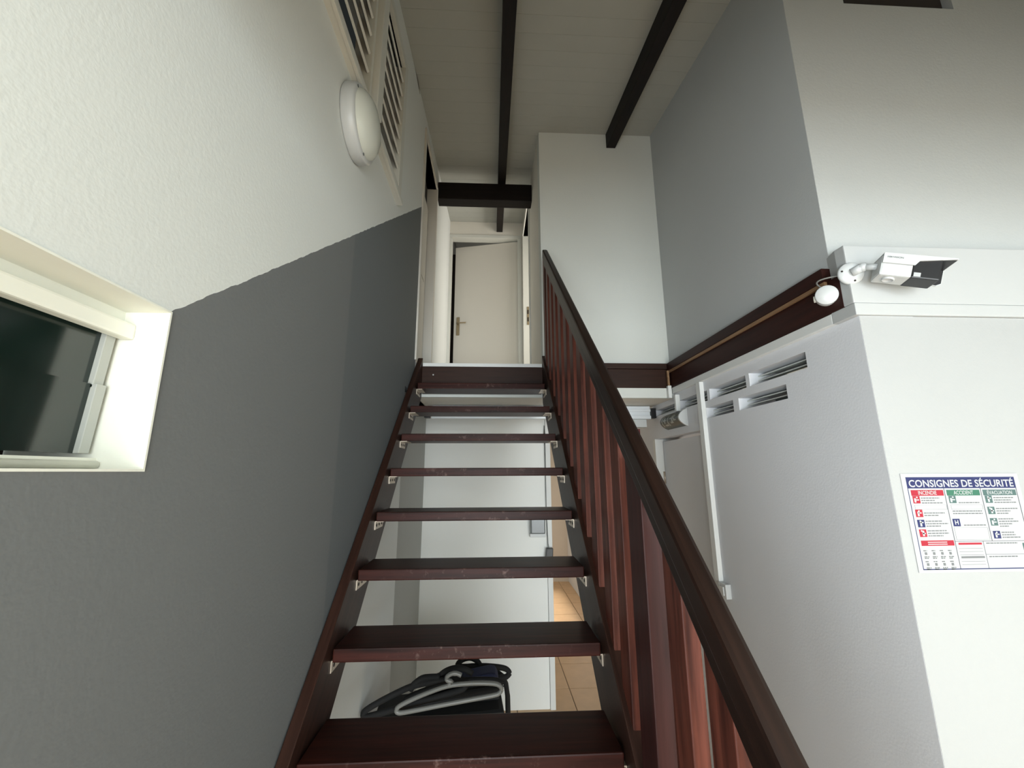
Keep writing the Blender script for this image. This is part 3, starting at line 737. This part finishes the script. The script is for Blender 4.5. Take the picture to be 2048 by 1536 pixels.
# running figure (near half), doorway and arrow (far half)
patch(b, 2.745, 2.765, 0.375, 0.390); patch(b, 2.735, 2.775, 0.350, 0.373); patch(b, 2.715, 2.735, 0.362, 0.370); patch(b, 2.775, 2.80, 0.352, 0.360)
patch(b, 2.755, 2.775, 0.322, 0.35); patch(b, 2.775, 2.795, 0.322, 0.332); patch(b, 2.725, 2.745, 0.335, 0.35); patch(b, 2.705, 2.725, 0.335, 0.343)
patch(b, 2.83, 2.845, 0.31, 0.388); patch(b, 2.925, 2.94, 0.31, 0.388); patch(b, 2.845, 2.925, 0.38, 0.388)
patch(b, 2.86, 2.91, 0.345, 0.355); patch(b, 2.875, 2.895, 0.33, 0.37); patch(b, 2.85, 2.90, 0.312, 0.322)
obj('pictogram', b, m_exitw, ex)

# white trunking with light switch beside that door
tk = empty('cable_trunking', (XR - 0.01, 2.43, -0.60), 'slim white cable trunking running down the grey wall beside the doorway', 'trunking')
obj('trunk_cover', bx(bmn(), XR - 0.026, XR, 2.405, 2.452, -0.60, 0.532, 0.002), m_trimw, tk)
obj('side_strip', bx(bmn(), XR - 0.014, XR, 2.453, 2.466, -0.60, 0.532, 0.002), m_frame, tk)
sw = empty('light_switch', (XR - 0.01, 2.37, -0.67), 'small white light switch at the foot of the trunking', 'switch')
obj('back_box', bx(bmn(), XR - 0.03, XR, 2.335, 2.41, -0.675, -0.60, 0.004), m_wplast, sw)
obj('rocker', bx(bmn(), XR - 0.036, XR - 0.03, 2.352, 2.395, -0.66, -0.615, 0.002), m_wplast, sw)
br = empty('shelf_batten', (XR - 0.01, 2.74, 0.40), 'short white upright batten fixed over the slot above the doorway', 'batten')
obj('batten', bx(bmn(), XR - 0.03, XR, 2.735, 2.76, 0.40, 0.515, 0.002), m_trimw, br)

# ------------------------------------------------------------------ passage below the landing
rl = empty('sliding_door_track', (0.38, 3.18, 0.39), 'long white aluminium track with black ends below the landing soffit', 'track')
b = bmn(); bx(b, -0.46, 1.245, 3.165, 3.215, 0.398, 0.5, 0.003); bx(b, -0.46, 1.245, 3.152, 3.165, 0.398, 0.424, 0.002); bx(b, -0.46, 1.245, 3.156, 3.165, 0.455, 0.475, 0.002)
obj('rail', b, m_alu, rl)
for xa in (-0.515, 1.247): obj('end_cap', bx(bmn(), xa, xa + 0.042, 3.155, 3.215, 0.405, 0.483 if xa > 0 else 0.445, 0.002), m_black, rl)
el = empty('emergency_light', (1.12, 3.2, 0.335), 'small white emergency light hanging under the track end', 'lamp')
obj('housing', bx(bmn(), 1.02, 1.215, 3.172, 3.23, 0.335, 0.3975, 0.005), m_wplast, el)
obj('lens', lathe(bmn(), [(0.024, 0.0), (0.022, 0.006), (0, 0.009)], (1.10, 3.172, 0.370), (0, -1, 0), 20), m_opal, el)
rs = empty('red_plate', (1.1, 3.2, 0.27), 'small dark red plate below the emergency light', 'sign')
b = bmn(); bx(b, 0.98, 1.16, 3.18, 3.195, 0.27, 0.322, 0.002); bx(b, 1.06, 1.075, 3.188, 3.195, 0.32, 0.337, 0.001)
obj('plate', b, m_redp, rs)
bxo = empty('wall_dispenser', (0.385, 3.56, -0.52), 'dark grey box with pale base on the white wall behind the stairs', 'dispenser')
obj('dispenser_body', bx(bmn(), 0.322, 0.440, 3.50, 3.588, -0.495, -0.36, 0.008), m_dgrey, bxo)
obj('dispenser_base', bx(bmn(), 0.318, 0.447, 3.535, 3.589, -0.525, -0.497, 0.004), m_wplast, bxo)
pa = empty('power_adapter', (0.47, 3.55, -0.70), 'black plug-in power adapter hanging on a thin cord behind the stairs', 'adapter')
b = bmn(); prism(b, [(0.44, -0.70), (0.50, -0.69), (0.505, -0.61), (0.45, -0.61)], 'y', 3.52, 3.572, 0.005); bx(b, 0.40, 0.445, 3.54, 3.555, -0.697, -0.688)
obj('adapter_body', b, m_black, pa)
b = bmn(); tube(b, [(0.456, 3.572, 0.39), (0.457, 3.570, 0.1), (0.459, 3.567, -0.3), (0.468, 3.56, -0.58), (0.473, 3.55, -0.615)], 0.0028, 8)
tube(b, [(0.4563, 3.571, 0.36), (0.4566, 3.571, 0.30), (0.457, 3.571, 0.22)], [0.003, 0.0085, 0.003], 8)
obj('cord', b, m_dgrey, pa)

# ------------------------------------------------------------------ pile under the stairs: black bag, navy case and coat hangers
bag = empty('storage_bag', (-0.2, 2.0, -H), 'black storage bag standing under the stairs beneath the hangers', 'bag')
b = bmn(); bx(b, -0.47, 0.06, 1.885, 2.12, -H, -0.955, 0.02)
for v in b.verts:
    t = (v.co.z + H) / 0.83; v.co.x += 0.015 * math.sin(9 * v.co.y + 5 * t); v.co.z += 0.07 * (v.co.x + 0.45) * t - 0.018 * t
obj('bag_body', b, m_softblack, bag)
obj('bag_strap', tube(bmn(), [(-0.40 + 0.3 * k / 10, 1.878, -1.06 - 0.05 * math.sin(math.pi * k / 10)) for k in range(11)], 0.007), m_black, bag)
cl2 = empty('folded_cloth', (-0.14, 1.96, -0.95), 'black folded cloth heaped inside the hangers under the stairs', 'cloth')
def dome(poly, y0, y1, bev): return prism(bmn(), poly, 'y', y0, y1, bev)
obj('cloth_body', dome([(-0.36, -0.955), (-0.34, -0.918), (-0.27, -0.885), (-0.19, -0.862), (-0.10, -0.858), (0.0, -0.872), (0.035, -0.89), (0.04, -0.93)], 1.955, 1.975, 0.006), m_softblack, cl2)
nv = empty('navy_case', (-0.06, 2.03, -0.95), 'dark navy soft case lying on the pile under the stairs', 'case')
obj('case_body', dome([(-0.15, -0.92), (-0.15, -0.875), (0.0, -0.850), (0.022, -0.853), (0.034, -0.875), (0.038, -0.915)], 2.0, 2.09, 0.01), m_navy, nv)
obj('zip', tube(bmn(), [(-0.14, 1.998, -0.895), (-0.06, 1.998, -0.884), (0.03, 1.998, -0.88)], 0.002), m_black, nv)
def hanger(name, y, cx, cz, wd, tilt, vs, rad, m, label, hook):
    """closed plastic hanger standing in the plane y = const, turned by tilt; hook: points (x, z)"""
    o = empty(name, (cx, y, cz), label, 'hanger', 'coat hangers piled under the stairs')
    def W(x, z):
        c, q = math.cos(tilt), math.sin(tilt)
        return (cx + c * x - q * z * vs, y, cz + q * x + c * z * vs)
    h = wd / 2
    prof = [(-h, 0.0), (-h - 0.006, 0.014), (-h + 0.006, 0.034), (-h * 0.7, 0.058), (-h * 0.35, 0.08), (0, 0.094), (h * 0.35, 0.088), (h * 0.7, 0.072), (h - 0.006, 0.05), (h + 0.010, 0.02), (h, 0.0), (h * 0.85, -0.008), (0, -0.006), (-h * 0.85, -0.006)]
    P = []
    for a in range(len(prof)):            # rounded corners
        p0, p1, p2, p3 = (Vector(prof[(a + k) % len(prof)]) for k in (-1, 0, 1, 2))
        for t in (0, 0.33, 0.66):
            P.append(0.5 * ((2 * p1) + (p2 - p0) * t + (2 * p0 - 5 * p1 + 4 * p2 - p3) * t * t + (3 * p1 - p0 - 3 * p2 + p3) * t ** 3))
    obj('hanger_frame', tube(bmn(), [W(*q) for q in P], rad, 10, True), m, o)
    Q = []
    hk = [Vector(W(0, 0.094)[::2])] + [Vector(q) for q in hook]
    for a in range(len(hk) - 1):
        p0, p1, p2, p3 = hk[max(a - 1, 0)], hk[a], hk[a + 1], hk[min(a + 2, len(hk) - 1)]
        for t in (0, 0.25, 0.5, 0.75):
            Q.append(0.5 * ((2 * p1) + (p2 - p0) * t + (2 * p0 - 5 * p1 + 4 * p2 - p3) * t * t + (3 * p1 - p0 - 3 * p2 + p3) * t ** 3))
    Q.append(hk[-1])
    obj('hook', tube(bmn(), [(q.x, y, q.y) for q in Q], rad, 10), m, o)
    return o
hanger('coat_hanger', 1.862, -0.160, -0.890, 0.40, 0.145, 0.62, 0.0085, m_greyp, 'pale grey plastic coat hanger in front of the black ones under the stairs',
       [(-0.152, -0.818), (-0.170, -0.812), (-0.172, -0.800), (-0.155, -0.790), (-0.135, -0.788), (-0.115, -0.796)])
hanger('coat_hanger', 1.905, -0.300, -0.905, 0.40, 0.23, 0.62, 0.012, m_softblack, 'thick black coat hanger lying lowest at the left of the pile',
       [(-0.322, -0.862), (-0.308, -0.842), (-0.278, -0.822), (-0.245, -0.818), (-0.205, -0.818)])
hanger('coat_hanger', 1.930, -0.150, -0.895, 0.38, 0.12, 0.5, 0.011, m_softblack, 'thick black coat hanger whose hook arches tallest over the middle of the pile',
       [(-0.205, -0.828), (-0.185, -0.808), (-0.145, -0.797), (-0.105, -0.803), (-0.072, -0.82)])
hanger('coat_hanger', 2.137, -0.10, -0.935, 0.36, 0.08, 0.6, 0.012, m_softblack, 'thick black coat hanger behind the navy case',
       [(-0.15, -0.875), (-0.13, -0.850), (-0.092, -0.842), (-0.06, -0.856), (-0.045, -0.878)])
obj('curved_tube', tube(bmn(), [(0.0, 2.175, -0.915), (0.03, 2.175, -0.918), (0.058, 2.175, -0.938), (0.074, 2.175, -0.97), (0.082, 2.175, -1.02), (0.084, 2.175, -1.1), (0.084, 2.175, -1.4), (0.084, 2.175, -H)], 0.012, 10), m_softblack, None, 'black curved tube rising from the floor at the right of the hanger pile', 'tube')
